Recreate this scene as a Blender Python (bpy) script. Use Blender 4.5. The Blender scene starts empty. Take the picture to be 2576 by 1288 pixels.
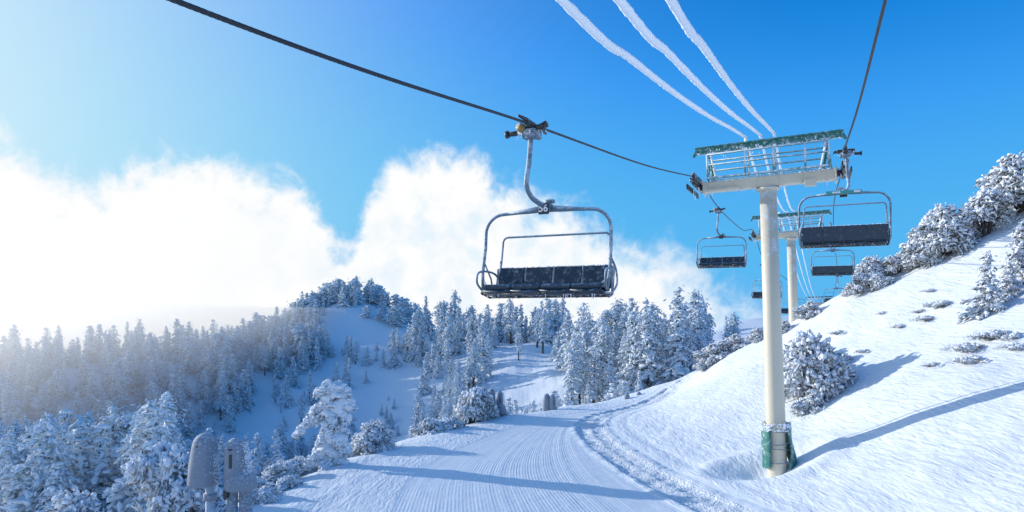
import bpy, bmesh, math, random
import numpy as np
from mathutils import Vector, Matrix
rng = np.random.default_rng(7)
scene = bpy.context.scene
COL = scene.collection
R = math.radians
SUN_AZ, SUN_EL = R(-65), R(12.5)
SUN = Vector((math.sin(SUN_AZ)*math.cos(SUN_EL), math.cos(SUN_AZ)*math.cos(SUN_EL), math.sin(SUN_EL)))

# ------------------------------------------------------------------ node helpers
def new_mat(name):
    m = bpy.data.materials.new(name); m.use_nodes = True
    nt = m.node_tree; b = nt.nodes['Principled BSDF']
    return m, nt, b
def N(nt, t, **kw):
    n = nt.nodes.new(t)
    for k, v in kw.items(): setattr(n, k, v)
    return n
def L(nt, a, b): nt.links.new(a, b)
def math_n(nt, op, a, b=None, clamp=False):
    n = N(nt, 'ShaderNodeMath', operation=op); n.use_clamp = clamp
    for i, v in enumerate((a, b)):
        if v is None: continue
        if isinstance(v, (int, float)): n.inputs[i].default_value = v
        else: L(nt, v, n.inputs[i])
    return n.outputs[0]
def noise_n(nt, vec, scale, detail=4, rough=.55, dist=0):
    n = N(nt, 'ShaderNodeTexNoise'); n.inputs['Scale'].default_value = scale
    n.inputs['Detail'].default_value = detail; n.inputs['Roughness'].default_value = rough
    n.inputs['Distortion'].default_value = dist
    if vec is not None: L(nt, vec, n.inputs['Vector'])
    return n.outputs['Fac']
def maprange(nt, v, a, b, c=0, d=1, smooth=True):
    n = N(nt, 'ShaderNodeMapRange'); n.interpolation_type = 'SMOOTHSTEP' if smooth else 'LINEAR'
    L(nt, v, n.inputs[0])
    for i, x in zip((1, 2, 3, 4), (a, b, c, d)):
        if isinstance(x, (int, float)): n.inputs[i].default_value = x
        else: L(nt, x, n.inputs[i])
    return n.outputs[0]
def mixc(nt, f, a, b):
    n = N(nt, 'ShaderNodeMix', data_type='RGBA')
    if isinstance(f, (int, float)): n.inputs[0].default_value = f
    else: L(nt, f, n.inputs[0])
    for i, v in ((6, a), (7, b)):
        if isinstance(v, tuple): n.inputs[i].default_value = (*v, 1)
        else: L(nt, v, n.inputs[i])
    return n.outputs[2]
def bump(nt, bsdf, h, strength=.4, dist=.05, prev=None):
    n = N(nt, 'ShaderNodeBump'); n.inputs['Strength'].default_value = strength
    n.inputs['Distance'].default_value = dist
    L(nt, h, n.inputs['Height'])
    if prev is not None: L(nt, prev, n.inputs['Normal'])
    if bsdf is not None: L(nt, n.outputs[0], bsdf.inputs['Normal'])
    return n.outputs[0]

def frosty(name, base, frost=(.78, .84, .9), amount=.5, scale=6, rough=.5, metal=0, up=.35):
    """painted / metal surface with rime frost in noise patches, more on upward faces"""
    m, nt, b = new_mat(name)
    tc = N(nt, 'ShaderNodeTexCoord'); o = tc.outputs['Object']
    n1 = noise_n(nt, o, scale, 4, .65); n2 = noise_n(nt, o, scale*8, 2, .6)
    g = N(nt, 'ShaderNodeNewGeometry'); s = N(nt, 'ShaderNodeSeparateXYZ'); L(nt, g.outputs['Normal'], s.inputs[0])
    a = math_n(nt, 'MULTIPLY', s.outputs[2], up)
    t = math_n(nt, 'ADD', math_n(nt, 'ADD', math_n(nt, 'MULTIPLY', n1, .7), math_n(nt, 'MULTIPLY', n2, .3)), a)
    f = maprange(nt, t, .72-amount*.5, .95-amount*.5)
    L(nt, mixc(nt, f, base, frost), b.inputs['Base Color'])
    b.inputs['Metallic'].default_value = metal
    L(nt, maprange(nt, f, 0, 1, rough, .75), b.inputs['Roughness'])
    bump(nt, b, math_n(nt, 'ADD', math_n(nt, 'MULTIPLY', n2, .6), f), .35, .012)
    return m

M = {}
M['cream'] = frosty('cream_paint', (.66, .60, .47), amount=.18, scale=3, rough=.5)
M['green'] = frosty('green_paint', (.015, .17, .14), amount=.48, scale=6, rough=.45, up=.2)
M['rail'] = frosty('frosted_rail', (.08, .26, .25), amount=.74, scale=5)
M['steel'] = frosty('galvanised_steel', (.12, .18, .24), frost=(.50, .60, .70), amount=.56, scale=9, rough=.4, metal=.15)
M['dark'] = frosty('dark_metal', (.03, .035, .04), amount=.2, scale=14, rough=.45)
M['seat'] = frosty('seat_vinyl', (.015, .035, .06), frost=(.28, .42, .52), amount=.36, scale=10, rough=.4, up=.1)
M['rope'] = frosty('wire_rope', (.02, .027, .04), frost=(.3, .4, .5), amount=.1, scale=20, rough=.45, metal=.3)
M['ice'] = frosty('rime_ice', (.80, .86, .92), frost=(.90, .93, .96), amount=.95, scale=12, rough=.7)
M['yellow'] = frosty('nylon_wheel', (.30, .20, .07), amount=.2, scale=14)
M['white'] = frosty('white_paint', (.75, .8, .82), amount=.1, scale=14)
M['teal'] = frosty('teal_decal', (.05, .35, .33), amount=.3, scale=14)
M['pad'] = frosty('padded_cover', (.24, .28, .34), frost=(.62, .69, .77), amount=.40, scale=16, rough=.8, up=.15)
M['strap'] = frosty('strap', (.12, .16, .22), amount=.2, scale=14)

def foliage_mat(name, dark, snow, lo, hi, nscale, up=.3):
    m, nt, b = new_mat(name)
    tc = N(nt, 'ShaderNodeTexCoord')
    g = N(nt, 'ShaderNodeNewGeometry'); s = N(nt, 'ShaderNodeSeparateXYZ'); L(nt, g.outputs['Normal'], s.inputs[0])
    n1 = noise_n(nt, tc.outputs['Object'], nscale, 3, .7)
    t = math_n(nt, 'ADD', math_n(nt, 'MULTIPLY', s.outputs[2], up), n1)
    f = maprange(nt, t, lo, hi)
    L(nt, mixc(nt, f, dark, snow), b.inputs['Base Color'])
    b.inputs['Roughness'].default_value = .8
    return m
M['frond'] = foliage_mat('frosted_needles', (.085, .085, .075), (.76, .81, .86), .26, .60, 3.0)
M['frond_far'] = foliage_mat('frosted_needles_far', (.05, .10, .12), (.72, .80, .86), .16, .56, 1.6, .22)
M['snowclump'] = foliage_mat('snow_clump', (.12, .12, .11), (.86, .89, .93), .10, .38, 4.0)
M['bark'] = frosty('bark', (.07, .055, .045), amount=.42, scale=5, rough=.9)

# ------------------------------------------------------------------ mesh builder
class MB:
    def __init__(s): s.v = []; s.f = []; s.m = []; s.s = []; s.n = 0; s.mats = []
    def mi(s, mat):
        if mat not in s.mats: s.mats.append(mat)
        return s.mats.index(mat)
    def add(s, v, f, mat, smooth=False):
        v = np.asarray(v, float).reshape(-1, 3)
        s.v.append(v); o = s.n
        k = s.mi(mat)
        for a in f: s.f.append([i+o for i in a])
        s.m += [k]*len(f); s.s += [smooth]*len(f); s.n += len(v)
    def tube(s, path, r, mat, sides=10, caps=True, jit=0):
        P = np.asarray(path, float); n = len(P)
        rr = np.full(n, r) if np.isscalar(r) else np.asarray(r)
        T = np.gradient(P, axis=0); T /= np.linalg.norm(T, axis=1)[:, None]+1e-9
        up = np.array([0, 0, 1.]) if abs(T[0][2]) < .9 else np.array([1., 0, 0])
        u = np.cross(T[0], up); u /= np.linalg.norm(u)
        vs = []
        for i in range(n):
            u = u - T[i]*np.dot(u, T[i]); u /= np.linalg.norm(u)+1e-9
            w = np.cross(T[i], u)
            a = np.arange(sides)/sides*2*np.pi
            ra = rr[i]*(1+(rng.uniform(-jit, jit, sides) if jit else 0))
            vs.append(P[i]+np.outer(np.cos(a)*ra, u)+np.outer(np.sin(a)*ra, w))
        vs = np.concatenate(vs); f = []
        for i in range(n-1):
            for j in range(sides):
                a = i*sides+j; b = i*sides+(j+1) % sides
                f.append([a, b, b+sides, a+sides])
        if caps: f.append(list(range(sides))[::-1]); f.append([(n-1)*sides+j for j in range(sides)])
        s.add(vs, f, mat, True)
    def cyl(s, p0, p1, r, mat, sides=16, r1=None):
        s.tube([p0, p1], [r, r if r1 is None else r1], mat, sides)
    def box(s, c, size, mat, rot=None, bev=.01):
        bm = bmesh.new(); bmesh.ops.create_cube(bm, size=1)
        for v in bm.verts: v.co = Vector((v.co.x*size[0], v.co.y*size[1], v.co.z*size[2]))
        if bev: bmesh.ops.bevel(bm, geom=bm.edges[:], offset=min(bev, min(size)*.4), segments=2, affect='EDGES', profile=.5)
        if rot is not None: bmesh.ops.transform(bm, matrix=rot.to_4x4(), verts=bm.verts)
        bm.verts.index_update()
        s.add([(v.co.x+c[0], v.co.y+c[1], v.co.z+c[2]) for v in bm.verts], [[v.index for v in f.verts] for f in bm.faces], mat)
        bm.free()
    def beam(s, p0, p1, w, h, mat, bev=.01):
        p0 = Vector(p0); p1 = Vector(p1); d = p1-p0
        x = d.normalized(); zup = Vector((0, 0, 1)) if abs(x.z) < .95 else Vector((0, 1, 0))
        y = zup.cross(x).normalized(); z = x.cross(y)
        rot = Matrix((x, y, z)).transposed()
        s.box((p0+p1)/2, (d.length, w, h), mat, rot, bev)
    def clumps(s, pos, size, mat, lvl=1, flat=.7, jit=.35, dirs=None, elong=1.6, smooth=False):
        """scatter many small jittered clumps; vectorised"""
        tv, tf = ICO[lvl]
        pos = np.asarray(pos, float); n = len(pos)
        if n == 0: return
        size = np.broadcast_to(np.asarray(size, float), (n,))
        if lvl == 1: V = tv[None]*(1+rng.uniform(-jit, jit, (n, len(tv), 1)))
        else:
            ph = rng.uniform(0, 6.28, (n, 1, 3)); k = rng.uniform(2, 4, (n, 1, 3))
            V = tv[None]*(1+jit*(np.sin(tv[None]*k*1.6+ph).sum(2, keepdims=True))*.45+rng.uniform(-jit, jit, (n, len(tv), 1))*.35)
        if dirs is None:
            V = V*np.array([1, 1, flat])*rng.uniform(.7, 1.3, (n, 1, 3))
        else:
            d = dirs/(np.linalg.norm(dirs, axis=1)[:, None]+1e-9)
            proj = (V*d[:, None, :]).sum(2, keepdims=True)
            V = V*flat+proj*d[:, None, :]*(elong-flat)
        V = V*size[:, None, None]+pos[:, None, :]
        F = (tf[None]+(np.arange(n)*len(tv))[:, None, None]).reshape(-1, 3)+s.n
        s.v.append(V.reshape(-1, 3)); s.n += n*len(tv)
        k = s.mi(mat); s.f += F.tolist(); s.m += [k]*len(F); s.s += [smooth]*len(F)
    def mesh(s, name):
        me = bpy.data.meshes.new(name)
        me.from_pydata(np.concatenate(s.v), [], s.f)
        for m in s.mats: me.materials.append(M[m])
        me.polygons.foreach_set('material_index', s.m)
        me.polygons.foreach_set('use_smooth', s.s)
        me.update(); return me
def ico(sub):
    bm = bmesh.new(); bmesh.ops.create_icosphere(bm, subdivisions=sub, radius=1); bm.verts.index_update()
    v = np.array([tuple(x.co) for x in bm.verts]); f = np.array([[q.index for q in p.verts] for p in bm.faces]); bm.free()
    return v, f
ICO = {1: ico(1), 2: ico(2)}
def put(name, me, loc=(0, 0, 0), rz=0, sc=1, parent=None, rot=None):
    o = bpy.data.objects.new(name, me); COL.objects.link(o)
    o.location = loc; o.rotation_euler = rot if rot else (0, 0, rz)
    o.scale = (sc, sc, sc) if np.isscalar(sc) else sc
    if parent: o.parent = parent
    return o

# ------------------------------------------------------------------ terrain
TAB = np.random.default_rng(3).random((256, 256))
def vnoise(x, y):
    xi = np.floor(x).astype(int); yi = np.floor(y).astype(int); fx = x-xi; fy = y-yi
    fx = fx*fx*(3-2*fx); fy = fy*fy*(3-2*fy)
    g = lambda a, b: TAB[a % 256, b % 256]
    return (g(xi, yi)*(1-fx)+g(xi+1, yi)*fx)*(1-fy)+(g(xi, yi+1)*(1-fx)+g(xi+1, yi+1)*fx)*fy-.5
def fbm(x, y, o=4):
    return sum(vnoise(x*2**i+17*i, y*2**i+9*i)/2**i for i in range(o))
def tps(pts):
    P = np.array(pts, float); n = len(P)
    def U(r2): return .5*r2*np.log(r2+1e-9)
    d2 = ((P[:, None, :2]-P[None, :, :2])**2).sum(2)
    A = np.zeros((n+3, n+3)); A[:n, :n] = U(d2)+np.eye(n)*.02
    A[:n, n] = 1; A[:n, n+1:] = P[:, :2]; A[n, :n] = 1; A[n+1:, :n] = P[:, :2].T
    w = np.linalg.solve(A, np.concatenate([P[:, 2], [0, 0, 0]]))
    def f(x, y):
        out = w[n]+w[n+1]*x+w[n+2]*y
        for i in range(n): out = out+w[i]*U((x-P[i, 0])**2+(y-P[i, 1])**2)
        return out
    return f
def sstep(a, b, x):
    t = np.clip((x-a)/(b-a), 0, 1); return t*t*(3-2*t)
near_pts = [(-9, 22, -6.7), (-7, 30, -6.6), (-4, 36, -6.6), (0, 43, -6.55), (4, 48, -6.75), (0, 30, -6.5), (4, 40, -6.5), (0, 20, -6.5),
            (0, 8, -6.4), (-9, 8, -6.6), (4, 25, -6.5), (6, 34, -6.35), (7, 42, -6.3), (6.6, 20, -6.35), (8, 30, -6.1), (-15, 15, -7), (-15, 35, -7), (-5, 50, -7),
            (10.2, 26, -5.75), (12.5, 24, -4.75), (12, 30, -4.9), (15, 26, -3.4), (15, 36, -3.3), (20, 26, -.9), (25, 26, 1.8), (30, 24, 4.8), (10, 14, -5.8), (15, 12, -3.6), (20, 10, -1.2), (30, 8, 3.6),
            (9, 47, -6.4), (11, 48, -5.9), (14, 48, -3.9), (18.8, 45, -.8), (21.3, 42.5, 1.36), (23.8, 41, 2.8), (28.8, 38, 5.8), (34, 37, 8.6), (45, 34, 13), (0, -30, -6), (40, -30, 8), (-15, -30, -7), (70, 10, 22)]
far_pts = [(-60, 20, -30), (-30, 30, -18), (-20, 45, -15), (-46, 80, -23), (0, 70, -15), (-20, 100, -24), (20, 70, -12), (40, 60, -3), (60, 55, 2),
           (15, 120, -15), (32, 120, -12), (0, 150, -17), (45, 130, -9), (20, 160, -12), (5, 195, -7.5), (28, 200, -8.5), (10, 300, -45), (50, 200, -13),
           (-64, 250, 6.5), (-45, 247, 3), (-20, 228, -7), (-46, 200, -12), (-34, 150, -28), (-85, 215, -10), (-57, 140, -30), (-104, 200, -12), (-131, 180, -15),
           (-62, 90, -25), (-90, 110, -24), (-55, 60, -23), (-104, 260, -30), (-160, 240, -45), (-60, 340, -40), (-180, 120, -30), (-100, 40, -36),
           (103, 300, -1.5), (80, 300, -9), (103, 240, -14), (150, 300, 3), (65, 250, -20), (100, 380, -30), (70, 120, -4), (-90, -20, -40), (20, 50, -3.6), (30, 52, -1.5), (12, 56, -8)]
fN, fF = tps(near_pts), tps(far_pts)
EDGE = np.array([(-9.8, -200), (-9.6, 10), (-9, 22), (-7.2, 30), (-4.2, 36.5), (.6, 44), (5, 49.5), (11, 49.5), (14.5, 48.5), (19, 46), (22, 44), (25, 43), (30, 42), (45, 38), (70, 36), (300, 36)], float)
def pdist(x, y, P):
    """signed distance to polyline (+ = right-hand side)"""
    best = np.full(x.shape, 1e9); sg = np.ones(x.shape)
    for a, b in zip(P[:-1], P[1:]):
        dx, dy = b-a; t = np.clip(((x-a[0])*dx+(y-a[1])*dy)/(dx*dx+dy*dy), 0, 1)
        ex = x-a[0]-t*dx; ey = y-a[1]-t*dy; d = np.hypot(ex, ey)
        c = dy*(x-a[0])-dx*(y-a[1])
        up = d < best-1e-6; best = np.where(up, d, best); sg = np.where(up, np.sign(c), sg)
    return best*sg
TRAIL = np.array([(9.2, 4), (8.2, 14), (7.2, 20), (6.45, 23), (5.3, 27.6), (4.5, 33), (4.2, 38), (5.0, 42.5), (7.8, 46.6), (13, 51), (20, 56)], float)
def smooth_poly(P, k=6):
    t = np.arange(len(P)); tt = np.linspace(0, len(P)-1, (len(P)-1)*k+1)
    q = np.stack([np.interp(tt, t, P[:, i]) for i in (0, 1)], 1)
    for _ in range(14): q[1:-1] = (q[:-2]+2*q[1:-1]+q[2:])/4
    return q
TRAIL = smooth_poly(TRAIL)
LEFTL = smooth_poly(np.array([(-4, 2), (-4, 12), (-4.1, 22), (-4.5, 27), (-3.2, 32.5), (-.4, 39), (2.2, 44), (7, 48.5), (13, 53), (20, 58)], float))
def H(x, y, fine=False):
    x = np.asarray(x, float); y = np.asarray(y, float)
    e = -pdist(x, y, EDGE)                       # + = outside the bench
    e = e+1.2*vnoise(x*.45, y*.45)
    n = fN(np.clip(x, -20, 90), np.clip(y, -60, 60)); f = fF(np.clip(x, -260, 220), np.clip(y, -80, 420))
    n = n+.10*fbm(x*.16, y*.16, 3)*sstep(7, 13, x)*5
    r = np.hypot(x, y)
    f = f+fbm(x*.03, y*.03, 4)*4.0*sstep(40, 110, r)
    z = n+(f-n)*sstep(-.3, 13, e)**.85
    z = z+(-320-z)*sstep(360, 1500, r)
    # wind-scooped hollow round the lift tower foot
    d = np.hypot((x-9.8)/1.3, (y-26.0)); z = z-.5*np.exp(-(d/.95)**2)+.12*np.exp(-((d-1.9)/.5)**2)
    if fine:
        dt = pdist(x, y, TRAIL)
        m = sstep(.85, .6, np.abs(dt))
        ch = fbm(x*3.2, y*3.2, 3)
        z = z+m*(-.06+.10*ch)+.05*np.exp(-((np.abs(dt)-.88)/.12)**2)*(1+ch*2)+.05*np.exp(-(dt/.10)**2)
        z = z-.035*np.exp(-((dt-2.1)/.16)**2)     # narrow edge rut left by the groomer
        wild = sstep(1.3, 3.0, dt)
        z = z+wild*(.05*fbm(x*.9, y*.5, 4)+.02*fbm(x*3.5, y*2.2, 2))
        z = z+sstep(-.2, -2.5, pdist(x, y, LEFTL))*.09*fbm(x*.8, y*.8, 4)
    return z
def h1(x, y): return float(H(np.array([x]), np.array([y]))[0])

def axis(lo, hi, step, far_lo, far_hi, g=1.12):
    c = list(np.arange(lo, hi+1e-6, step)); a = [hi]; s = step
    while a[-1] < far_hi: s *= g if s < 3.0 or a[-1] > 330 else 1.0; a.append(a[-1]+s)
    b = [lo]; s = step
    while b[-1] > far_lo: s *= g if s < 3.0 or b[-1] < -250 else 1.0; b.append(b[-1]-s)
    return np.array(b[1:][::-1]+c+a[1:])
xs = axis(-12, 26, .14, -4000, 4000); ys = axis(12, 52, .14, -600, 5000)
X, Y = np.meshgrid(xs, ys); Xf, Yf = X.ravel(), Y.ravel()
Z = H(Xf, Yf, True)
nx, ny = len(xs), len(ys)
idx = np.arange(nx*ny).reshape(ny, nx)
quads = np.stack([idx[:-1, :-1], idx[:-1, 1:], idx[1:, 1:], idx[1:, :-1]], -1).reshape(-1, 4)
me = bpy.data.meshes.new('snow_ground')
me.vertices.add(nx*ny); me.vertices.foreach_set('co', np.stack([Xf, Yf, Z], 1).ravel())
me.loops.add(len(quads)*4); me.loops.foreach_set('vertex_index', quads.ravel().astype(np.int32))
me.polygons.add(len(quads)); me.polygons.foreach_set('loop_start', (np.arange(len(quads))*4).astype(np.int32))
me.polygons.foreach_set('use_smooth', np.ones(len(quads), bool))
me.update(calc_edges=True)
dT = pdist(Xf, Yf, TRAIL); dL = pdist(Xf, Yf, LEFTL)
wdt = np.clip(dL-dT, .5, 30)
cord = np.clip(dL/wdt, -1, 3)
groom = sstep(0, .4, dL)*sstep(1.5, 1.1, dT)*sstep(-30, 8, Yf)
near = (np.hypot(Xf, Yf) < 80)
for nm, arr in (('cord', cord), ('groom', groom*near), ('trail', np.where(near, dT, 50.))):
    at = me.attributes.new(nm, 'FLOAT', 'POINT'); at.data.foreach_set('value', arr.astype(np.float32))
ground = put('snow_ground', me)
print('ground verts', nx*ny)
m, nt, b = new_mat('snow')
g = N(nt, 'ShaderNodeNewGeometry'); P = g.outputs['Position']
def attr(n): a = N(nt, 'ShaderNodeAttribute', attribute_name=n); return a.outputs['Fac']
nbig = noise_n(nt, P, .7, 3, .55); nfine = noise_n(nt, P, 9, 3, .6); ngr = noise_n(nt, P, 60, 1, .6)
mp = N(nt, 'ShaderNodeMapping'); mp.inputs['Scale'].default_value = (2.2, .55, 2); mp.inputs['Rotation'].default_value = (0, 0, .35); L(nt, P, mp.inputs['Vector'])
sast = noise_n(nt, mp.outputs[0], 2.2, 4, .6, .4)
gr = attr('groom'); tr = math_n(nt, 'ABSOLUTE', attr('trail'))
trm = maprange(nt, tr, .9, .65)
grm = math_n(nt, 'MULTIPLY', gr, math_n(nt, 'SUBTRACT', 1, trm))
w = math_n(nt, 'SINE', math_n(nt, 'MULTIPLY', attr('cord'), 2*math.pi*80))
nz = N(nt, 'ShaderNodeTexNoise'); nz.noise_dimensions = '1D'; nz.inputs['Scale'].default_value = 20; nz.inputs['Detail'].default_value = 4; L(nt, attr('cord'), nz.inputs['W'])
brk = maprange(nt, nbig, .35, .65, .35, 1)
wave = math_n(nt, 'MULTIPLY', math_n(nt, 'ADD', math_n(nt, 'MULTIPLY', math_n(nt, 'MULTIPLY', w, .0026), brk), math_n(nt, 'MULTIPLY', nz.outputs['Fac'], .022)), grm)
free = math_n(nt, 'SUBTRACT', 1, gr)
hh = math_n(nt, 'ADD', wave, math_n(nt, 'MULTIPLY', math_n(nt, 'MULTIPLY', sast, free), .065))
hh = math_n(nt, 'ADD', hh, math_n(nt, 'MULTIPLY', nbig, .05))
hh = math_n(nt, 'ADD', hh, math_n(nt, 'MULTIPLY', math_n(nt, 'MULTIPLY', nfine, trm), .10))
hh = math_n(nt, 'ADD', hh, math_n(nt, 'MULTIPLY', nfine, .008))
hh = math_n(nt, 'ADD', hh, math_n(nt, 'MULTIPLY', ngr, .0015))
bump(nt, b, hh, 1.0, 1.0)
L(nt, mixc(nt, nfine, (.82, .875, .915), (.88, .92, .945)), b.inputs['Base Color'])
b.inputs['Roughness'].default_value = .6; b.inputs['Specular IOR Level'].default_value = .3
me.materials.append(m)

# ------------------------------------------------------------------ chairlift hardware
LYAW = -math.atan2(.41, .912)      # local X -> across line, local Y -> up-line
dx, dy = .41, .912
def tower_mesh():
    b = MB()
    b.tube([(0, 0, -3), (0, 0, 0), (0, 0, 5), (0, 0, 10.75)], [.37, .365, .335, .305], 'cream', 32)
    b.cyl((0, 0, 10.6), (0, 0, 10.72), .40, 'cream', 32)
    b.box((0, 0, 10.95), (4.75, .46, .40), 'cream', bev=.04)
    for x in (-2.37, 2.37): b.box((x, 0, 10.95), (.06, .60, .54), 'cream', bev=.015)
    for x in (-1.2, -.42, .42, 1.2): b.box((x, 0, 10.95), (.04, .52, .46), 'cream', bev=.01)
    b.box((-1.6, -.30, 10.78), (1.2, .10, .10), 'cream'); b.box((1.5, -.28, 10.70), (.4, .2, .26), 'cream')
    for sx in (-1, 1):
        x0 = sx*2.62
        b.box((x0, 0, 11.02), (.10, 2.3, .16), 'dark'); b.box((sx*2.48, 0, 10.98), (.25, .22, .22), 'dark')
        for i, y in enumerate((-1.35, -.95, -.5, -.1, .35, .75, 1.2)):
            b.cyl((x0+.01, y, 11.17), (x0+.11, y, 11.17), .19, 'dark', 20); b.cyl((x0-.02, y, 11.17), (x0+.14, y, 11.17), .05, 'steel', 10)
        for y in (-1.1, -.3, .5): b.beam((x0-.07, y-.25, 11.1), (x0-.07, y+.35, 11.1), .05, .16, 'dark')
        b.beam((x0+.2*sx, -1.4, 10.85), (x0+.2*sx, 1.3, 10.85), .05, .2, 'dark')
        b.cyl((x0, -1.7, 11.0), (x0, -1.45, 11.02), .05, 'steel')
    b.box((0, 0, 12.55), (5.35, .20, .07), 'green'); b.box((0, 0, 12.43), (5.25, .06, .18), 'green'); b.box((0, 0, 12.33), (5.3, .18, .05), 'green')
    for sx in (-1, 1):
        b.beam((sx*2.62, 0, 12.45), (sx*2.75, 0, 12.22), .14, .10, 'green')
        b.beam((sx*1.95, .05, 11.15), (sx*2.12, .05, 12.35), .12, .12, 'green')
        b.beam((sx*1.85, -.35, 11.15), (sx*2.1, -.05, 12.32), .07, .07, 'rail'); b.beam((sx*2.25, .35, 11.15), (sx*2.1, .05, 12.32), .07, .07, 'rail')
    for y in (-.62, .62):
        for z in (11.72, 12.12): b.tube([(-2.15, y, z), (2.15, y, z)], .034, 'rail', 8)
        for x in (-2.15, -.75, .25, 1.35, 2.15): b.tube([(x, y, 11.15), (x, y, 12.12)], .034, 'rail', 8)
        b.box((0, y, 11.22), (4.4, .06, .08), 'rail')
    for x in (-2.15, 2.15):
        for z in (11.72, 12.12): b.tube([(x, -.62, z), (x, .62, z)], .03, 'rail', 8)
    for y in np.linspace(-.5, .5, 4): b.box((0, y, 11.2), (4.3, .04, .03), 'rail')
    b.beam((-.7, .5, 12.3), (-.7, .5, 11.2), .05, .05, 'rail'); b.beam((.3, .5, 12.3), (.3, .5, 11.2), .05, .05, 'rail')
    for x in (-.75, -.2, .3):
        b.cyl((x, 0, 12.57), (x, 0, 12.74), .06, 'ice', 10); b.box((x, 0, 12.30), (.12, .26, .08), 'ice')
    n = 320; px = rng.uniform(-2.6, 2.6, n)
    b.clumps(np.stack([px, rng.uniform(-.25, .25, n), 11.15+rng.uniform(-.02, .02, n)], 1), rng.uniform(.012, .04, n), 'ice', 1)
    n = 420; px = rng.uniform(-2.6, 2.6, n)
    b.clumps(np.stack([px, rng.uniform(-.1, .1, n), 12.31+rng.uniform(-.03, .02, n)], 1), rng.uniform(.012, .04, n), 'ice', 1)
    n = 260; b.clumps(np.stack([rng.uniform(-2.15, 2.15, n), rng.choice([-.62, .62], n), rng.choice([11.72, 12.12], n)+.01], 1), rng.uniform(.02, .045, n), 'ice', 1, dirs=np.tile([1., 0, 0], (n, 1)), elong=2)
    for i in range(34):
        x = rng.choice([-2.65, -2.4, 2.62, 2.4]) + rng.uniform(-.18, .18) if i < 24 else rng.uniform(-2.3, 2.3)
        y = rng.uniform(-.6, .6) if i < 24 else -.22; l = rng.uniform(.1, .34)
        z = 10.92 if i < 24 else 10.76
        b.tube([(x, y, z), (x, y, z-l)], [.028, .004], 'ice', 6)
    for i in range(46):
        x = rng.uniform(-2.1, 2.1); z = rng.choice([11.72, 12.12, 12.3]); y = rng.choice([-.62, .62, 0])
        b.tube([(x, y, z), (x, y, z-rng.uniform(.04, .12))], [.02, .004], 'ice', 5)
    for x in (-.17, .17): b.tube([(x, .52, 0.8), (x, .52, 11.1)], .02, 'cream', 6)
    for z in np.arange(1, 11, .35): b.tube([(-.17, .52, z), (.17, .52, z)], .015, 'cream', 6)
    return b
def pads(b):
    # split green foot pad wrapped round sides and back, tied with straps; pole paint shows at the front
    for a0, a1, r, fl in ((168, 250, .46, .04), (-30, 50, .47, .22), (66, 150, .44, .02)):
        a = np.radians(np.linspace(a0, a1, 12)); vs = []
        for z in np.linspace(0, 1.62, 8):
            for rr in (r, r+.07):
                for q in a:
                    k = rr+fl*(1-z/1.62)*(.6+.4*math.sin(3*q+z*4)); vs.append((k*math.cos(q), k*math.sin(q), z+(.05*math.sin(q*3))))
        f = []
        n = 12
        for i in range(7):
            for j in range(n-1):
                o = i*2*n+j; f.append([o+n, o+n+1, o+3*n+1, o+3*n]); f.append([o, o+2*n, o+2*n+1, o+1])
            o = i*2*n; f.append([o, o+n, o+3*n, o+2*n]); o += n-1; f.append([o, o+2*n, o+3*n, o+n])
        for j in range(n-1): f.append([14*n+j, 15*n+j, 15*n+j+1, 14*n+j+1])
        b.add(vs, f, 'green', True)
    for z, t in ((.35, .15), (.62, -.12), (1.0, .10), (1.35, -.04)):
        a = np.linspace(0, 2*np.pi, 40); b.tube([(.50*math.cos(q), .50*math.sin(q), z+t*math.sin(q)) for q in a], .018, 'strap', 6)
    n = 200; a = rng.uniform(0, 6.28, n)
    b.clumps(np.stack([.52*np.cos(a), .52*np.sin(a), rng.uniform(1.4, 1.7, n)], 1), rng.uniform(.02, .06, n), 'ice', 1)
tb = tower_mesh(); pads(tb)
tm1 = tb.mesh('lift_tower'); tm2 = tower_mesh().mesh('lift_tower_far')
T1 = Vector((10.2, 26, -5.85))
Rt = Matrix.Rotation(R(-1.9), 4, 'Y') @ Matrix.Rotation(LYAW, 4, 'Z')
t1 = put('lift_tower', tm1); t1.matrix_world = Matrix.Translation(T1) @ Rt
T2 = Vector((21.0, 50, -5.1))
t2 = put('lift_tower', tm2); t2.matrix_world = Matrix.Translation(T2) @ Rt
T3 = Vector((69.5, 152, -8.6))
t3 = put('lift_tower', tm2); t3.matrix_world = Matrix.Translation(T3) @ Rt
def tw(T, x, y, z): return Matrix.Translation(T) @ Rt @ Vector((x, y, z))

def spline(pts, n=60):
    """Catmull-Rom through world points"""
    P = [Vector(p) for p in pts]; P = [P[0]*2-P[1]]+P+[P[-1]*2-P[-2]]
    out = []
    for i in range(1, len(P)-2):
        for k in range(n):
            t = k/n; a, b_, c, d = P[i-1:i+3]
            out.append(.5*((2*b_)+(c-a)*t+(2*a-5*b_+4*c-d)*t*t+(3*b_-a-3*c+d)*t**3))
    out.append(P[-2]); return out
def rope(name, pts_):
    b = MB()
    P = np.array([tuple(p) for p in pts_]); seg = np.linalg.norm(np.diff(P, axis=0), axis=1); s = np.concatenate([[0], np.cumsum(seg)])
    ss = np.arange(0, s[-1], .04); Q = np.stack([np.interp(ss, s, P[:, i]) for i in range(3)], 1)
    T = np.gradient(Q, axis=0); T /= np.linalg.norm(T, axis=1)[:, None]
    u = np.cross(T, [0, 0, 1]); u /= np.linalg.norm(u, axis=1)[:, None]; w_ = np.cross(T, u)
    for k in range(6):
        a = ss*2*np.pi/.42+k*np.pi/3
        b.tube(Q+.0135*(np.cos(a)[:, None]*u+np.sin(a)[:, None]*w_), .0105, 'rope', 6, caps=False)
    return put(name, b.mesh(name))
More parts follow.
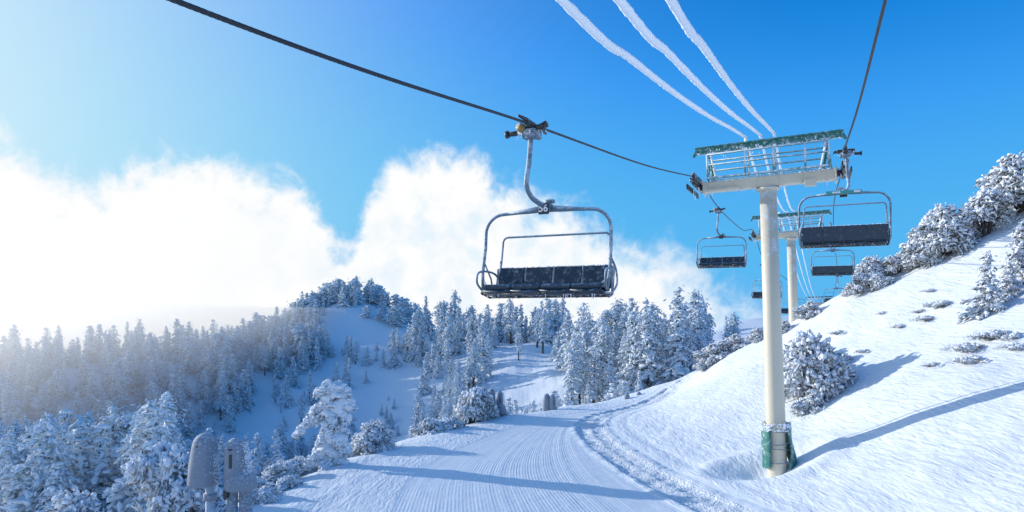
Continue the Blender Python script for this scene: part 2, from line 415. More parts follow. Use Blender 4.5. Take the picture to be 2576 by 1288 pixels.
def sag(p, q, s, n=24):
    p = Vector(p); q = Vector(q); return [p.lerp(q, i/n)-Vector((0, 0, s*4*(i/n)*(1-i/n))) for i in range(n+1)]
LT1 = tw(T1, -2.55, 0, 11.38); RT1 = tw(T1, 2.68, 0, 11.38)
LT2 = tw(T2, -2.55, 0, 11.38); RT2 = tw(T2, 2.68, 0, 11.38); LT3 = tw(T3, -2.55, 0, 11.38); RT3 = tw(T3, 2.68, 0, 11.38)
G1 = Vector((.36, 11.66, 3.26)); G3 = Vector((9.95, 20.2, 4.93))
rope('haul_cable', spline([(-11.5, -14.6, 1.35), (-6.8, -4.2, 1.75), (-2.57, 5.15, 2.39), G1, (3.9, 19.5, 4.28), LT1], 40))
rope('haul_cable', spline([(-4.8, -12.5, 3.1), (-.6, -3.2, 3.25), (4.42, 8, 3.72), (7.2, 14.1, 4.25), G3, RT1], 40))
G2 = Vector((10.45, 34.1, 5.33)); G4 = Vector((20.1, 42.3, 5.35)); G5 = Vector((21.4, 57, 4.3)); G6 = Vector((29.0, 70, 3.0)); G7 = Vector((33.2, 69, 4.0))
b = MB(); b.tube([tuple(p) for p in spline([LT1, G2, (14.5, 42.5, 5.3), LT2, G5, G6, (45, 105, 1.2), LT3], 16)], .024, 'rope', 8)
put('haul_cable', b.mesh('haul_cable_far_l'))
b = MB(); b.tube([tuple(p) for p in spline([RT1, (15.5, 32.5, 5.45), G4, RT2, G7, (50, 106, 1.5), RT3], 16)], .024, 'rope', 8)
put('haul_cable', b.mesh('haul_cable_far_r'))
# rime-covered communication lines over the tower heads
for k, xx in enumerate((-.75, -.2, .3)):
    b = MB(); A = tw(T1, xx, 0, 12.76); off = lambda t, z: (A.x-dx*t, A.y-dy*t, z)
    pa = spline([off(40, 2.6), off(30, 2.75), off(20.4, 3.42), off(17.9, 3.77), off(14.2, 4.33), off(9.6, 5.12), off(4.5, 6.08), A], 110)
    pa = np.array([tuple(p) for p in pa]); n = len(pa)
    r = .053*(1+.10*fbm(np.arange(n)*.22+k*50, np.arange(n)*.0+k, 3)*2)
    b.tube(pa, r, 'ice', 12, jit=.05)
    ii = rng.integers(0, n, 260); dd = rng.normal(size=(260, 3)); dd /= np.linalg.norm(dd, axis=1)[:, None]; dd[:, 2] = -abs(dd[:, 2])
    b.clumps(pa[ii]+dd*.046, rng.uniform(.006, .015, 260), 'ice', 1, jit=.5)
    B = tw(T2, xx, 0, 12.76); C = tw(T3, xx, 0, 12.76)
    q = np.array([tuple(p) for p in sag(A, B, .9, 60)+sag(B, C, 3.2, 60)[1:]])
    b.tube(q, .045*(1+.3*vnoise(np.arange(len(q))*.9, np.arange(len(q))*0.)), 'ice', 8, jit=.15)
    put('frosted_cable', b.mesh('frosted_cable'))

def chair_mesh():
    b = MB()
    b.box((0, .0, -.02), (.11, .62, .08), 'dark', bev=.03); b.tube([(0, -.62, .0), (0, -.3, .02), (0, .3, .02), (0, .62, 0)], [.02, .038, .038, .02], 'dark', 10)
    b.box((-.05, 0, -.15), (.26, .18, .18), 'steel', bev=.04); b.box((-.02, 0, -.05), (.50, .10, .09), 'dark', bev=.03)
    b.cyl((-.18, -.16, -.05), (-.18, -.05, -.05), .075, 'yellow', 18); b.cyl((-.26, -.10, -.14), (-.42, -.10, -.14), .045, 'dark', 16)
    b.cyl((-.42, -.10, -.14), (-.46, -.10, -.14), .07, 'dark', 16); b.cyl((.12, -.12, -.08), (.28, -.12, -.03), .035, 'dark', 14)
    b.cyl((.27, -.12, -.05), (.31, -.12, -.04), .06, 'dark', 14); b.cyl((.0, .14, -.10), (.0, .22, -.10), .075, 'dark', 16)
    b.box((.1, 0, -.20), (.10, .14, .12), 'steel', bev=.03); b.tube([(-.28, 0, -.1), (-.05, 0, -.2), (.18, 0, -.05)], .03, 'steel', 8)
    n = 60; b.clumps(rng.normal(size=(n, 3))*np.array([.13, .08, .04])+np.array([-.05, -.02, -.14]), rng.uniform(.006, .022, n), 'ice', 1)
    hp = spline([(-.04, 0, -.2), (-.06, -.02, -.6), (-.10, -.05, -1.0), (-.07, .06, -1.2), (.0, .25, -1.3), (.05, .5, -1.33), (.05, .62, -1.33)], 8)
    b.tube([tuple(p) for p in hp], .045, 'steel', 14)
    cx0, cy0 = .05, .5
    b.box((cx0, cy0, -1.36), (.22, .18, .14), 'steel', bev=.02); b.box((cx0, cy0-.12, -1.39), (.20, .04, .20), 'dark', bev=.012)
    b.box((cx0+.08, cy0, -1.25), (.16, .10, .07), 'steel', bev=.02)
    for sx in (-1, 1): b.tube([(cx0, cy0, -1.37), (cx0+sx*.35, cy0, -1.40), (cx0+sx*.72, cy0, -1.42)], [.065, .05, .03], 'steel', 10)
    W = 1.2; zt = -1.43; zb = -2.80; r = .36
    path = [(-W+.03, cy0-.18, zb-.06), (-W-.01, cy0-.12, zb+.3), (-W, cy0-.02, zt-r-.25)]+[(-W+r-r*math.cos(R(a)), cy0, zt-r+r*math.sin(R(a))) for a in np.linspace(0, 90, 9)]
    path = path+[(-.3, cy0, zt+.02), (.3, cy0, zt+.02)]+[(-p[0], p[1], p[2]) for p in path[::-1]]
    b.tube([(p[0]+cx0, p[1], p[2]) for p in path], .031, 'steel', 12)
    W2 = 1.06; zt2 = -1.80; r2 = .10; yb = cy0+.42
    p2 = [(-W2-.03, yb-.1, -2.62), (-W2-.02, yb, -2.3)]+[(-W2+r2-r2*math.cos(R(a)), yb+.04, zt2-r2+r2*math.sin(R(a))) for a in np.linspace(0, 90, 5)]
    p2 = p2+[(-p[0], p[1], p[2]) for p in p2[::-1]]; b.tube([(p[0]+cx0, p[1], p[2]) for p in p2], .020, 'steel', 10)
    for i in range(4):
        xc = cx0+(-.84+i*.56); wd = .55
        for (y0, z0, y1, z1, th) in ((cy0-.30, -2.80, cy0-.20, -2.755, .085), (cy0-.21, -2.755, cy0+.22, -2.83, .075), (cy0+.30, -2.80, cy0+.40, -2.40, .05)):
            d = Vector((0, y1-y0, z1-z0)); x = Vector((1, 0, 0)); yv = d.normalized(); zv = x.cross(yv); rot = Matrix((x, yv, zv)).transposed()
            b.box((xc, (y0+y1)/2, (z0+z1)/2), (wd, d.length+.02, th), 'seat', rot, bev=.025)
        b.tube([(xc-wd/2, cy0-.31, -2.845), (xc, cy0-.33, -2.875), (xc+wd/2, cy0-.31, -2.845)], .028, 'seat', 8)
    b.box((cx0, cy0+.02, -2.90), (2.2, .5, .05), 'seat')
    for y, z in ((cy0-.28, -2.90), (cy0+.02, -2.95), (cy0+.25, -2.93)): b.tube([(cx0-1.14, y, z), (cx0+1.14, y, z)], .020, 'dark', 8)
    for x in (-1.14, -.56, 0, .56, 1.14): b.tube([(cx0+x, cy0-.32, -2.88), (cx0+x, cy0+.05, -2.96), (cx0+x, cy0+.28, -2.91), (cx0+x, cy0+.40, -2.40)], .02, 'dark', 8)
    for sx in (-1, 1):
        a = lambda x, y, z: (cx0+sx*x, cy0+y, z)
        b.tube([tuple(p) for p in spline([a(1.17, -.2, -2.84), a(1.2, -.36, -2.70), a(1.2, -.32, -2.52), a(1.19, -.05, -2.47), a(1.15, .25, -2.50), a(1.1, .40, -2.62)], 6)], .020, 'steel', 8)
        b.tube([tuple(p) for p in spline([a(1.08, .40, -2.25), a(1.14, .5, -2.45), a(1.17, .46, -2.72), a(1.15, .2, -2.88), a(1.15, -.25, -2.90)], 6)], .020, 'steel', 8)
        b.tube([a(1.19, -.1, -2.3), a(1.17, .15, -2.6), a(1.15, .22, -2.9)], .016, 'steel', 8)
        b.tube([a(1.2, -.12, -2.62), a(1.05, -.25, -2.78), a(1.1, -.3, -2.86)], .016, 'steel', 8)
    for i in range(20):
        x = rng.uniform(-1.1, 1.1); y = rng.choice([-.3, .02, .26]); b.tube([(cx0+x, cy0+y, -2.91), (cx0+x, cy0+y, -2.93-rng.uniform(.03, .09))], [.009, .002], 'ice', 5)
    n = 110; b.clumps(np.stack([cx0+rng.uniform(-1.1, 1.1, n), cy0+rng.uniform(-.33, .35, n), np.full(n, -2.93)+rng.uniform(-.02, .02, n)], 1), rng.uniform(.005, .014, n), 'ice', 1)
    n = 140; b.clumps(np.stack([cx0+rng.uniform(-1.1, 1.1, n), cy0+.40+rng.uniform(-.02, .02, n), np.full(n, -2.385)], 1), rng.uniform(.008, .02, n), 'ice', 1)
    return b
cm = chair_mesh().mesh('chairlift_chair')
def text_mesh(txt, size):
    cu = bpy.data.curves.new('txt', 'FONT'); cu.body = txt; cu.size = size; cu.extrude = .002; cu.align_x = 'CENTER'; cu.align_y = 'CENTER'; cu.offset = .003
    o = bpy.data.objects.new('txt', cu); COL.objects.link(o); bpy.context.view_layer.update()
    dg = bpy.context.evaluated_depsgraph_get(); me = bpy.data.meshes.new_from_object(o.evaluated_get(dg)); bpy.data.objects.remove(o)
    me.materials.clear(); me.materials.append(M['white']); return me
def chair(g, flip=False, sc=1, num=None):
    rz = LYAW+(math.pi if flip else 0)
    o = put('chairlift_chair', cm, g, rz, sc)
    if num:
        t = put('chair_number', text_mesh(num, .18)); t.parent = o
        t.location = (.05, .5-.143, -1.39); t.rotation_euler = (math.pi/2, 0, 0)
    return o
chair(G1, num='56')
c3 = chair(G3, True)
b = MB(); b.box((.05, .62, -1.38), (.95, .02, .10), 'teal'); b.box((-.3, .635, -1.38), (.16, .01, .06), 'white'); b.box((.25, .635, -1.38), (.22, .01, .05), 'white')
o = put('decal_strip', b.mesh('decal_strip')); o.parent = c3
chair(G2); chair(G4, True); chair(G5); chair(G6); chair(G7, True)

# snowmaking hydrants with padded covers
def hydrant_mesh(kind):
    b = MB()
    if kind == 0:
        z = [2.0, 2.05, 2.6, 3.1, 3.3, 3.42, 3.49, 3.52]; r = [.34, .37, .33, .29, .26, .20, .11, .02]
        b.tube([(.03*math.sin(q*2), 0, q) for q in z], r, 'pad', 28, jit=.015)
        b.tube([(0, 0, 2.02), (0, 0, 2.3)], [.30, .2], 'dark', 20)
        b.cyl((.12, 0, -1), (.12, 0, 2.3), .10, 'steel', 16); b.cyl((.12, 0, 1.55), (.12, 0, 1.75), .15, 'pad', 16)
    else:
        z = [2.3, 2.6, 3.05, 3.25, 3.37, 3.44, 3.46]; r = [.27, .26, .26, .23, .17, .09, .02]
        b.tube([(-.05, 0, q) for q in z], r, 'pad', 26, jit=.015)
        z = [1.98, 2.02, 2.25, 2.45, 2.52]; r = [.34, .37, .35, .30, .2]
        b.tube([(.06, 0, q) for q in z], r, 'pad', 26, jit=.03)
        b.cyl((-.12, -.02, -1), (-.12, -.02, 2.2), .12, 'pad', 16); b.cyl((.18, .02, -1), (.18, .02, 2.2), .15, 'pad', 16)
        b.box((-.07, -.262, 2.85), (.07, .03, .42), 'dark', bev=.012); b.box((-.2, -.2, 1.9), (.1, .1, .25), 'dark')
    b.cyl((-.08, -.27, 3.18), (-.08, -.20, 3.18), .04, 'dark', 12)
    n = 500; a = rng.normal(.25, .25, n); zz = rng.uniform(2.0, 3.35, n); rr = np.interp(zz, [2, 2.7, 3.3, 3.5], [.36, .31, .24, .1])
    b.clumps(np.stack([rr*np.cos(a), rr*np.sin(a)*-1, zz], 1), rng.uniform(.006, .022, n), 'ice', 1)
    return b.mesh('snowmaking_hydrant')
hm = [hydrant_mesh(0), hydrant_mesh(1)]
for x, y, k, top, rz, s in ((-9.0, 19.8, 0, -3.5, .1, 1.22), (-7.95, 19.6, 1, -3.55, 0, 1.22), (-1.35, 44.5, 0, -4.9, .4, .9), (-.75, 44, 1, -4.95, .2, .9), (2.5, 48.8, 0, -5.75, 0, .9), (2.95, 48.6, 1, -5.7, .5, .9), (8.7, 51.2, 0, -6.0, 0, .8), (9.7, 51.5, 1, -5.85, 0, .8)):
    put('snowmaking_hydrant', hm[k], (x, y, top-3.5), rz, (s, s, 1))

# ------------------------------------------------------------------ vegetation
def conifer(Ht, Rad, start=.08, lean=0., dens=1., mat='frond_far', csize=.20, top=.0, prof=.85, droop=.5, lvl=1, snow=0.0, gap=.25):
    b = MB(); k = 8
    tp = np.array([(lean*Ht*(t**1.6)+.04*math.sin(t*5)*Ht*.2, .03*Ht*math.sin(t*4+1)*.3, t*Ht) for t in np.linspace(0, 1, k)])
    b.tube(np.vstack([tp[0]-[0, 0, 1.5], tp]), np.concatenate([[.035*Ht*.6], .021*Ht*(1-np.linspace(0, 1, k))+.006*Ht*.5]), 'bark', 7)
    pos = []; siz = []; drs = []
    nw = int(26*dens)
    for w in range(nw):
        t = start+(1-start)*((w+rng.uniform(0, .8))/nw)
        base = np.array([np.interp(t, np.linspace(0, 1, k), tp[:, i]) for i in range(3)])
        env = (1-t)**prof
        if top > 0: env = max(env, top*(1 if t < .93 else .6))
        if start > .2: env *= min(1, (t-start)/.12+.35)
        for q in range(int(rng.integers(4, 8))):
            if rng.random() < gap: continue
            a = rng.uniform(0, 6.283); Lb = Rad*env*rng.uniform(.5, 1.3)+.05*Rad
            nseg = max(2, int(Lb/(csize*.8)))
            ds = np.linspace(.12, 1, nseg)
            bx = np.cos(a)*Lb*ds; by = np.sin(a)*Lb*ds; bz = Lb*(.12*ds-droop*ds**2)
            pts = base+np.stack([bx, by, bz], 1)+rng.normal(size=(nseg, 3))*csize*.28
            pos.append(pts); siz.append(csize*rng.uniform(.55, 1.35, nseg)*(1-.30*ds)*(.65+.5*(1-t)))
            d = np.stack([np.full(nseg, np.cos(a)), np.full(nseg, np.sin(a)), -.25-droop*1.2*ds], 1)+rng.normal(size=(nseg, 3))*.4
            drs.append(d)
            if rng.random() < .3: b.tube([base, base+np.array([np.cos(a)*Lb*.6, np.sin(a)*Lb*.6, .02])], [.012*Ht*.4, .02], 'bark', 4, caps=False)
    pos = np.concatenate(pos); siz = np.concatenate(siz); drs = np.concatenate(drs)
    b.clumps(pos, siz, mat, lvl, flat=.6, jit=.4, dirs=drs, elong=1.4)
    n = len(pos); ii = rng.integers(0, n, n); sp = pos[ii]+rng.normal(size=(n, 3))*csize*.7
    b.clumps(sp, csize*rng.uniform(.18, .4, n), mat, 1, flat=.5, jit=.5, dirs=drs[ii]+rng.normal(size=(n, 3))*.6, elong=1.7)
    if snow:
        m = rng.random(n) < snow; b.clumps(pos[m]+[0, 0, csize*.3], siz[m]*.9, 'snowclump', 2, flat=.6, jit=.3, smooth=True)
    return b
far_types = []
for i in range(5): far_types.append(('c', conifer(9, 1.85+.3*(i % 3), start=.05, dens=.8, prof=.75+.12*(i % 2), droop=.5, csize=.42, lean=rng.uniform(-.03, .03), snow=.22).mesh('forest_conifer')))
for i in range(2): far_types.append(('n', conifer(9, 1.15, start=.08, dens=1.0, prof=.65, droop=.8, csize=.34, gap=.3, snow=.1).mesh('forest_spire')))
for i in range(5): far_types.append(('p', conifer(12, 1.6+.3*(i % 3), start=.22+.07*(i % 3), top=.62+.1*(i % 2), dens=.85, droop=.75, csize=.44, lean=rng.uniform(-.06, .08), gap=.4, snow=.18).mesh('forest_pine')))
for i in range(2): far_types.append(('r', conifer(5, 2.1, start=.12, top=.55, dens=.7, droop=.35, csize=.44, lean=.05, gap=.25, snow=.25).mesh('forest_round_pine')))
byk = {k: [m for t, m in far_types if t == k] for k in 'cnpr'}
forest = bpy.data.objects.new('snowy_forest', None); COL.objects.link(forest)
cnt = 0
def scatter(n, u0, u1, y0, y1, h0, h1_, kinds, clump=0., pw=1.):
    """azimuth fan (tangent from the valley viewpoint) x distance region of the hillside"""
    global cnt
    placed = 0; tries = 0
    while placed < n and tries < n*20:
        tries += 1
        y = (y0+(y1-y0)*rng.random()**pw); x = y*((rng.uniform(u0, u1)-1288)/1700)
        if clump and vnoise(np.array([x*.06+5]), np.array([y*.045+3]))[0] < clump-.5: continue
        h = rng.uniform(h0, h1_); k = kinds[int(rng.integers(len(kinds)))]; ms = byk[k]; base = {'p': 12, 'r': 5}.get(k, 9)
        z = h1(x, y); s = h/base*rng.uniform(.8, 1.1)
        put('forest_tree', ms[int(rng.integers(len(ms)))], (x, y, z-.3), rng.uniform(0, 6.28), (s*rng.uniform(.9, 1.35), s*rng.uniform(.9, 1.35), s), forest); placed += 1; cnt += 1
scatter(230, -60, 640, 150, 226, 5, 11, 'ccn')
scatter(150, -80, 560, 95, 160, 4, 10, 'ccnp')
scatter(110, -80, 450, 56, 100, 7, 12, 'ccnp')
scatter(46, 300, 760, 90, 150, 4, 9, 'ccn')
scatter(70, 600, 960, 236, 256, 4, 9, 'cprp')
scatter(34, 740, 960, 240, 254, 5, 7.5, 'rr')
scatter(22, 920, 1080, 222, 250, 4, 8, 'crr')
scatter(90, 540, 800, 185, 240, 5, 10, 'ccpr')
scatter(75, 660, 1130, 130, 235, 3, 9, 'cccn', clump=.5)
scatter(36, 690, 900, 125, 205, 5, 9, 'ccpn')
scatter(22, 1040, 1180, 130, 200, 5, 9, 'ccpn')
scatter(60, 700, 1150, 100, 210, 1.5, 4.5, 'cc')
scatter(34, 1030, 1300, 185, 228, 8, 15, 'cnp')
scatter(26, 1130, 1450, 150, 215, 7, 14, 'cnp')
scatter(22, 1270, 1440, 190, 215, 6, 13, 'ncp')
scatter(80, 1440, 1770, 112, 160, 9, 14.5, 'pppcn')
scatter(18, 1640, 1850, 120, 150, 6, 10, 'pc')
scatter(60, 880, 1460, 62, 120, 3, 7.5, 'ccn')
scatter(30, 1280, 1660, 80, 115, 3, 7, 'cc')
scatter(4, 1825, 1850, 280, 290, 5, 8, 'n')
print('forest trees', cnt)

def lobes_bush(rx, ry, rz, nl=16, cs=.10, per=90, mat='frond', snow=.35, squash=.9):
    """frost-laden bush: radiating stems, lobes of rime-covered tufts"""
    b = MB()
    for i in range(nl):
        a = rng.uniform(0, 6.283); e = rng.uniform(.05, 1.45); q = rng.uniform(.45, .9)
        c = np.array([rx*math.cos(a)*math.cos(e)*q, ry*math.sin(a)*math.cos(e)*q, rz*(math.sin(e)*q)+.08*rz])
        lr = min(rx, rz)*rng.uniform(.22, .42)
        b.tube([np.array([0, 0, -.3])+c*.05, c*.5+[0, 0, .05*rz], c], [.05*rz*.6+.02, .03*rz*.6+.01, .012], 'bark', 6, caps=False)
        n = int(per*(lr/(min(rx, rz)*.3))**2)
        d = rng.normal(size=(n, 3)); d /= np.linalg.norm(d, axis=1)[:, None]; d[:, 2] = np.where(d[:, 2] < -.5, -d[:, 2]*.5, d[:, 2])
        p = c+d*lr*rng.uniform(.45, 1.12, (n, 1))*np.array([1.1, 1.1, squash])
        dd = d+rng.normal(size=(n, 3))*.5-np.array([0, 0, .35])
        b.clumps(p, cs*rng.uniform(.4, 1.15, n), mat, 1, flat=.55, jit=.45, dirs=dd, elong=1.8)
        m = (d[:, 2] > .1) & (rng.random(n) < snow*1.6)
        b.clumps(p[m]+[0, 0, cs*.4], cs*rng.uniform(.5, 1.2, m.sum()), 'snowclump', 2, flat=.7, jit=.3, smooth=True)
    n = nl*14; d = rng.normal(size=(n, 3)); d[:, 2] = abs(d[:, 2])*.7; d /= np.linalg.norm(d, axis=1)[:, None]
    k = rng.uniform(.8, 1.12, (n, 1)); p = d*k*np.array([rx, ry, rz])*.95
    b.clumps(p, cs*rng.uniform(.2, .5, n), mat, 1, flat=.4, jit=.4, dirs=d+[0, 0, .3], elong=2.6)
    return b
bushes = [lobes_bush(1.5, 1.4, 1.5, 24, .085, 170, snow=.25).mesh('bush_a'), lobes_bush(1.3, 1.5, 1.1, 20, .08, 160, snow=.35).mesh('bush_b'),
          lobes_bush(1.2, 1.2, 1.9, 26, .085, 160, snow=.25).mesh('bush_c')]
low = lobes_bush(1.2, 1.0, .35, 26, .055, 70, snow=.9).mesh('bush_low')
def bush(x, y, k, s, dz=-.15, sz=None, name='frosted_bush'):
    return put(name, bushes[k] if k >= 0 else low, (x, y, h1(x, y)+dz), rng.uniform(0, 6.28), (s, s, sz or s))
bush(14.1, 32, 0, 1.25, -.3, 1.7); bush(13.6, 30.4, 1, .7, -.35); bush(16.0, 34, 1, 1.0, -.4); bush(14.6, 34.5, 2, 1.0, -.2); bush(15.6, 36.4, 0, .9, -.2)
bush(15.0, 50, 1, 1.0); bush(16.6, 50, 1, .9); bush(14.2, 49.6, 1, .6); bush(17.4, 47.5, 1, .7)
bush(19.3, 43.6, 1, .75); bush(18.0, 44.6, 1, .6)
bush(25.0, 39.5, 0, 1.3, -.2, 1.6); bush(27.0, 38.5, 2, 1.3, -.2, 1.45); bush(29.2, 38.5, 0, 1.5, 0, 1.6); bush(31.5, 38, 2, 1.6, -.2)
bush(23.6, 41.2, 1, .95, -.2); bush(22.6, 42, 0, .85, -.2); bush(26.0, 40.5, 2, 1.1, 0)
bush(21.9, 41.2, 1, .95, -.3); bush(24.4, 40.0, 1, 1.1, -.3); bush(25.6, 39.8, 0, 1.0, -.1); bush(21.2, 41.6, 1, .7, -.2)
for x, y, s in ((18.6, 27.6, .9), (19.6, 27.2, 1.0), (18.0, 26.4, .8), (19.2, 25.7, .7), (17.3, 27.6, .5), (20.3, 33, .7), (21.4, 33.5, .8), (20.9, 34.4, .5), (19.6, 34, .5), (17.6, 33.6, .5), (18.5, 38, .6), (20.4, 37, .45), (22.3, 36, .5)):
    bush(x, y, -1, s, -.12)
# left rim
bush(-6.9, 33.5, 0, .85, -.3, .95); bush(-8.2, 33.0, 1, .55, -.4); bush(-2.4, 42.6, 2, 1.15, -.5, 1.5); bush(-1.9, 43.4, 0, .8, -.2, 1.1); bush(-3.6, 39.5, 1, .8, -.3); bush(-4.6, 38.5, 1, .8, -.3); bush(-1.1, 45.3, 1, .8, -.3)
bush(-9.6, 28.4, 2, .7, -.3); bush(-10.2, 27.2, 1, .8, -.5); bush(-9.3, 30.2, 1, .8, -.4)
bush(-12.0, 24, 2, 1.25, -.6, 2.05); bush(-12.7, 19.6, 0, .8, .7, 1.1); bush(-11.6, 22.4, 1, .7, -.6); bush(-12.9, 22.2, 1, .8, -.2); bush(-10.4, 23.6, 1, .7, -.5)
bush(-9.0, 24.6, 1, .6, -.3); bush(-16.5, 24, 1, 1.2, -.3); bush(-12.0, 20.5, 1, .6, -.1); bush(-8.8, 26.5, 1, .5, -.2)
# small conifers on the right-hand slope
sc1 = conifer(2.7, .75, start=.02, dens=.9, mat='frond', csize=.14, prof=.7, droop=.45, snow=.35, gap=.1).mesh('small_conifer')
sc2 = conifer(2.7, .85, start=.02, dens=.9, mat='frond', csize=.15, prof=.6, droop=.4, snow=.4, gap=.1).mesh('small_conifer_b')
for x, y, me_, s in ((21.1, 30, sc1, 1.0), (23.4, 31, sc2, 1.05), (24.4, 32, sc1, .9), (22.3, 30.3, sc2, .6)):
    put('snowy_conifer', me_, (x, y, h1(x, y)-.1), rng.uniform(0, 6), s)
# heavily laden, bent tree on the rim
ht = MB()
trunk = np.array([(0, 0, -.8), (0, 0, 0), (.05, 0, 1.2), (0.0, .05, 2.4), (.15, 0, 3.3), (.35, 0, 4.0), (.55, 0, 4.25)])
ht.tube(trunk, [.2, .17, .14, .11, .08, .06, .04], 'bark', 10)
def hb(p, tip, r, n, sag_=.4):
    p = np.array(p, float); tip = np.array(tip, float); t = np.linspace(.1, 1, n)[:, None]
    q = p+(tip-p)*t-np.array([0, 0, 1])*sag_*(t**2)
    ht.tube(np.vstack([p, q]), np.linspace(.05, .02, n+1), 'bark', 6)
    rr = r*(1-.35*t[:, 0])*rng.uniform(.8, 1.2, n)
    ht.clumps(q+[0, 0, r*.25], rr, 'snowclump', 2, flat=.75, jit=.35, smooth=True)
    m = n*30; ii = rng.integers(0, n, m); d = rng.normal(size=(m, 3)); d /= np.linalg.norm(d, axis=1)[:, None]
    pp = q[ii]+d*rr[ii][:, None]*rng.uniform(.7, 1.2, (m, 1))
    ht.clumps(pp, rng.uniform(.03, .085, m), 'frond', 1, flat=.6, jit=.4, dirs=d-[0, 0, .9], elong=1.8)
    ht.clumps(pp[::2]+[0, 0, .05], rng.uniform(.05, .10, len(pp[::2])), 'snowclump', 2, flat=.8, jit=.3, smooth=True)
hb((.1, 0, 3.2), (.1, 0, 4.1), .34, 5, 0); hb((.3, 0, 3.9), (.85, 0, 4.1), .40, 5, .3); hb((.3, 0, 3.9), (-.3, -.1, 4.05), .26, 5, .3)
hb((.4, 0, 3.8), (1.05, .1, 3.3), .40, 5, .2); hb((.1, 0, 3.1), (-.75, 0, 3.35), .22, 6, .75); hb((.1, 0, 2.8), (-1.25, -.1, 2.9), .19, 8, 1.0)
hb((.3, 0, 3.2), (.9, 0, 2.8), .40, 5, .2); hb((.0, 0, 2.4), (.8, .2, 2.3), .38, 5, .4); hb((.0, 0, 2.1), (.95, -.2, 1.7), .36, 6, .4); hb((0, 0, 1.8), (-.4, .1, 1.6), .22, 5, .4)
hb((0, 0, 1.3), (.9, -.1, .9), .36, 5, .3); hb((0, 0, 1.1), (-.9, -.1, .7), .28, 6, .3); hb((0, 0, .7), (1.1, .1, .3), .28, 6, .1); hb((0, 0, .7), (-1.4, .1, .4), .26, 6, .1)
hb((0, 0, .6), (.2, -1, .3), .3, 5, .1); hb((.1, 0, 2.9), (.5, -.5, 2.9), .26, 4, .4)
put('snow_laden_tree', ht.mesh('snow_laden_tree'), (-8.3, 30, -7.3))

# ------------------------------------------------------------------ valley mist (real scattering volume)
b = MB(); b.mats = []
mm = bpy.data.materials.new('mist'); mm.use_nodes = True; nt = mm.node_tree; nt.nodes.clear()
vs = N(nt, 'ShaderNodeVolumeScatter'); vs.inputs['Density'].default_value = .0072; vs.inputs['Anisotropy'].default_value = .65; vs.inputs['Color'].default_value = (1, 1, 1, 1)
ou = N(nt, 'ShaderNodeOutputMaterial'); L(nt, vs.outputs[0], ou.inputs['Volume'])
M['mist'] = mm
b.box((-130, 140, -22), (142, 190, 48), 'mist', Matrix.Rotation(R(-3), 3, 'Z'), bev=0)
put('mist', b.mesh('mist'))

# ------------------------------------------------------------------ sky and sun
w = bpy.data.worlds.new('World'); scene.world = w; w.use_nodes = True; nt = w.node_tree; nt.nodes.clear()
try: w.cycles.sampling_method = 'NONE'
except Exception as ex: print('world sampling', ex)
out = N(nt, 'ShaderNodeOutputWorld')
sky = N(nt, 'ShaderNodeTexSky', sky_type='NISHITA'); sky.sun_disc = False; sky.sun_elevation = SUN_EL; sky.sun_rotation = SUN_AZ
sky.altitude = 2200; sky.air_density = 1.0; sky.dust_density = .6; sky.ozone_density = 3.0
tc = N(nt, 'ShaderNodeTexCoord'); D = tc.outputs['Generated']
sp = N(nt, 'ShaderNodeSeparateXYZ'); L(nt, D, sp.inputs[0]); x, y, z = sp.outputs
az = math_n(nt, 'ARCTAN2', x, y)
hyp = math_n(nt, 'MAXIMUM', math_n(nt, 'SQRT', math_n(nt, 'ADD', math_n(nt, 'MULTIPLY', x, x), math_n(nt, 'MULTIPLY', y, y))), .001)
q = math_n(nt, 'DIVIDE', z, hyp)
naz = math_n(nt, 'DIVIDE', math_n(nt, 'ADD', az, 1.2), 2.4, True)
fc = N(nt, 'ShaderNodeFloatCurve'); L(nt, naz, fc.inputs['Value'])
prof = [(-68, .24), (-50, .235), (-37.1, .215), (-34.9, .178), (-31.4, .180), (-27.6, .212), (-24, .216), (-19.1, .196), (-16, .156), (-13.6, .105), (-12.4, .150), (-11.2, .19), (-7, .238), (-3, .230), (-.9, .200), (3.8, .176), (8.8, .137), (13.6, .105), (16.1, .075), (18.3, .045), (22, .01), (28, -.04), (68, -.08)]
cv = fc.mapping.curves[0]
pts = [((R(a)+1.2)/2.4, (v+.1)/.5) for a, v in prof]
cv.points[0].location = pts[0]; cv.points[1].location = pts[-1]
for p in pts[1:-1]: cv.points.new(*p)
for p in cv.points: p.handle_type = 'AUTO_CLAMPED'
fc.mapping.update()
top = math_n(nt, 'SUBTRACT', math_n(nt, 'MULTIPLY', fc.outputs[0], .5), .1)
n1 = noise_n(nt, D, 12, 7, .62, .25); n2 = noise_n(nt, D, 7, 2, .5)
# billows: folded noise gives rounded cauliflower heads
bil = math_n(nt, 'ABSOLUTE', math_n(nt, 'SUBTRACT', noise_n(nt, D, 17, 4, .55, .2), .5))
nn = math_n(nt, 'ADD', math_n(nt, 'MULTIPLY', math_n(nt, 'SUBTRACT', n1, .5), .10), math_n(nt, 'MULTIPLY', math_n(nt, 'SUBTRACT', n2, .5), .05))
nn = math_n(nt, 'ADD', nn, math_n(nt, 'MULTIPLY', math_n(nt, 'SUBTRACT', .08, bil), .14))
dd = math_n(nt, 'SUBTRACT', math_n(nt, 'ADD', top, nn), q)
wid = maprange(nt, az, -.1, .35, .044, .10)
dens = maprange(nt, dd, -.014, wid)
dens = math_n(nt, 'MULTIPLY', dens, maprange(nt, math_n(nt, 'ADD', n1, math_n(nt, 'MULTIPLY', dd, 5)), .3, .7, .4, 1))
ccol = mixc(nt, maprange(nt, math_n(nt, 'ADD', n1, math_n(nt, 'MULTIPLY', bil, -.8)), .25, .55), (.78, .90, .98), (1, 1, 1))
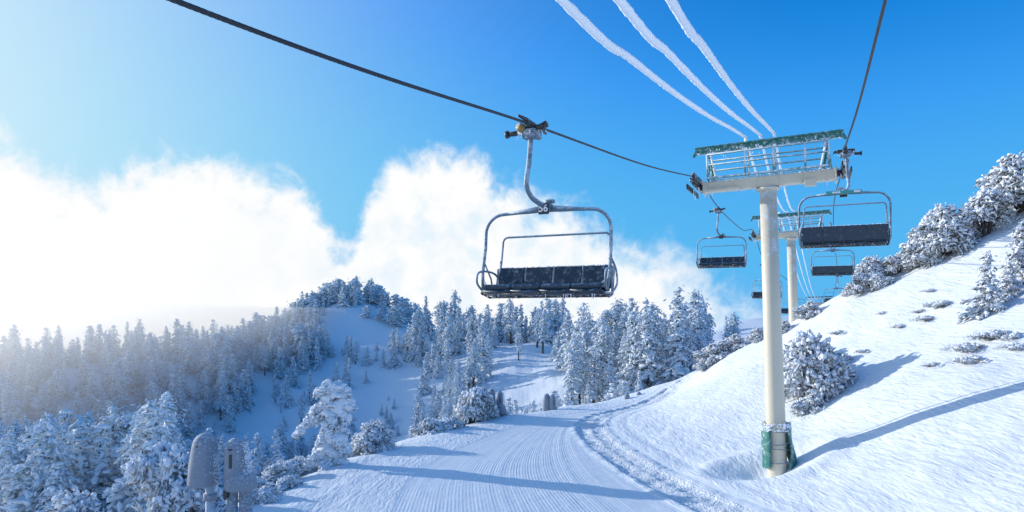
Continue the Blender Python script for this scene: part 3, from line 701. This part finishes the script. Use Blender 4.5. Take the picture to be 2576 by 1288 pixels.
ccol = mixc(nt, maprange(nt, az, -.05, -.5), ccol, (1, 1, 1))
dt = N(nt, 'ShaderNodeVectorMath', operation='DOT_PRODUCT'); L(nt, D, dt.inputs[0]); dt.inputs[1].default_value = tuple(SUN)
dpos = math_n(nt, 'MAXIMUM', dt.outputs['Value'], 0)
glow = math_n(nt, 'ADD', math_n(nt, 'MULTIPLY', math_n(nt, 'POWER', dpos, 5.0), .95), math_n(nt, 'MULTIPLY', math_n(nt, 'POWER', dpos, 2.0), .22), True)
hz = N(nt, 'ShaderNodeMix', data_type='RGBA', blend_type='MULTIPLY'); hz.inputs[0].default_value = 1; L(nt, sky.outputs[0], hz.inputs[6]); hz.inputs[7].default_value = (.05, 1.2, 1.95, 1)
mn = N(nt, 'ShaderNodeVectorMath', operation='MINIMUM'); L(nt, hz.outputs[2], mn.inputs[0]); mn.inputs[1].default_value = (6, 4.6, 6.0)
# pale air-light band just above the horizon
band = maprange(nt, q, .48, .0, 0, .85)
airl = mixc(nt, band, mn.outputs[0], (.8, 2.9, 5.9))
bg1 = N(nt, 'ShaderNodeBackground'); L(nt, airl, bg1.inputs[0]); bg1.inputs[1].default_value = .15
bg2 = N(nt, 'ShaderNodeBackground'); L(nt, ccol, bg2.inputs[0]); bg2.inputs[1].default_value = 1.0
bg3 = N(nt, 'ShaderNodeBackground'); bg3.inputs[0].default_value = (.78, .94, 1, 1); bg3.inputs[1].default_value = 1.0
mx = N(nt, 'ShaderNodeMixShader'); L(nt, glow, mx.inputs[0]); L(nt, bg1.outputs[0], mx.inputs[1]); L(nt, bg3.outputs[0], mx.inputs[2])
mx2 = N(nt, 'ShaderNodeMixShader'); L(nt, dens, mx2.inputs[0]); L(nt, mx.outputs[0], mx2.inputs[1]); L(nt, bg2.outputs[0], mx2.inputs[2])
L(nt, mx2.outputs[0], out.inputs[0])
ld = bpy.data.lights.new('sun', 'SUN'); ld.energy = 4.1; ld.angle = R(.5); ld.color = (1, .965, .92)
lo = bpy.data.objects.new('sun', ld); COL.objects.link(lo); lo.rotation_euler = SUN.to_track_quat('Z', 'Y').to_euler()

cam = bpy.data.cameras.new('camera'); co = bpy.data.objects.new('camera', cam); COL.objects.link(co)
co.location = (0, 0, 0); co.rotation_euler = (math.pi/2, 0, 0)
cam.sensor_width = 36; cam.lens = 23.76; cam.shift_y = .0567; cam.clip_end = 12000; cam.clip_start = .1
scene.camera = co
scene.view_settings.view_transform = 'Standard'; scene.view_settings.look = 'None'; scene.view_settings.exposure = 0
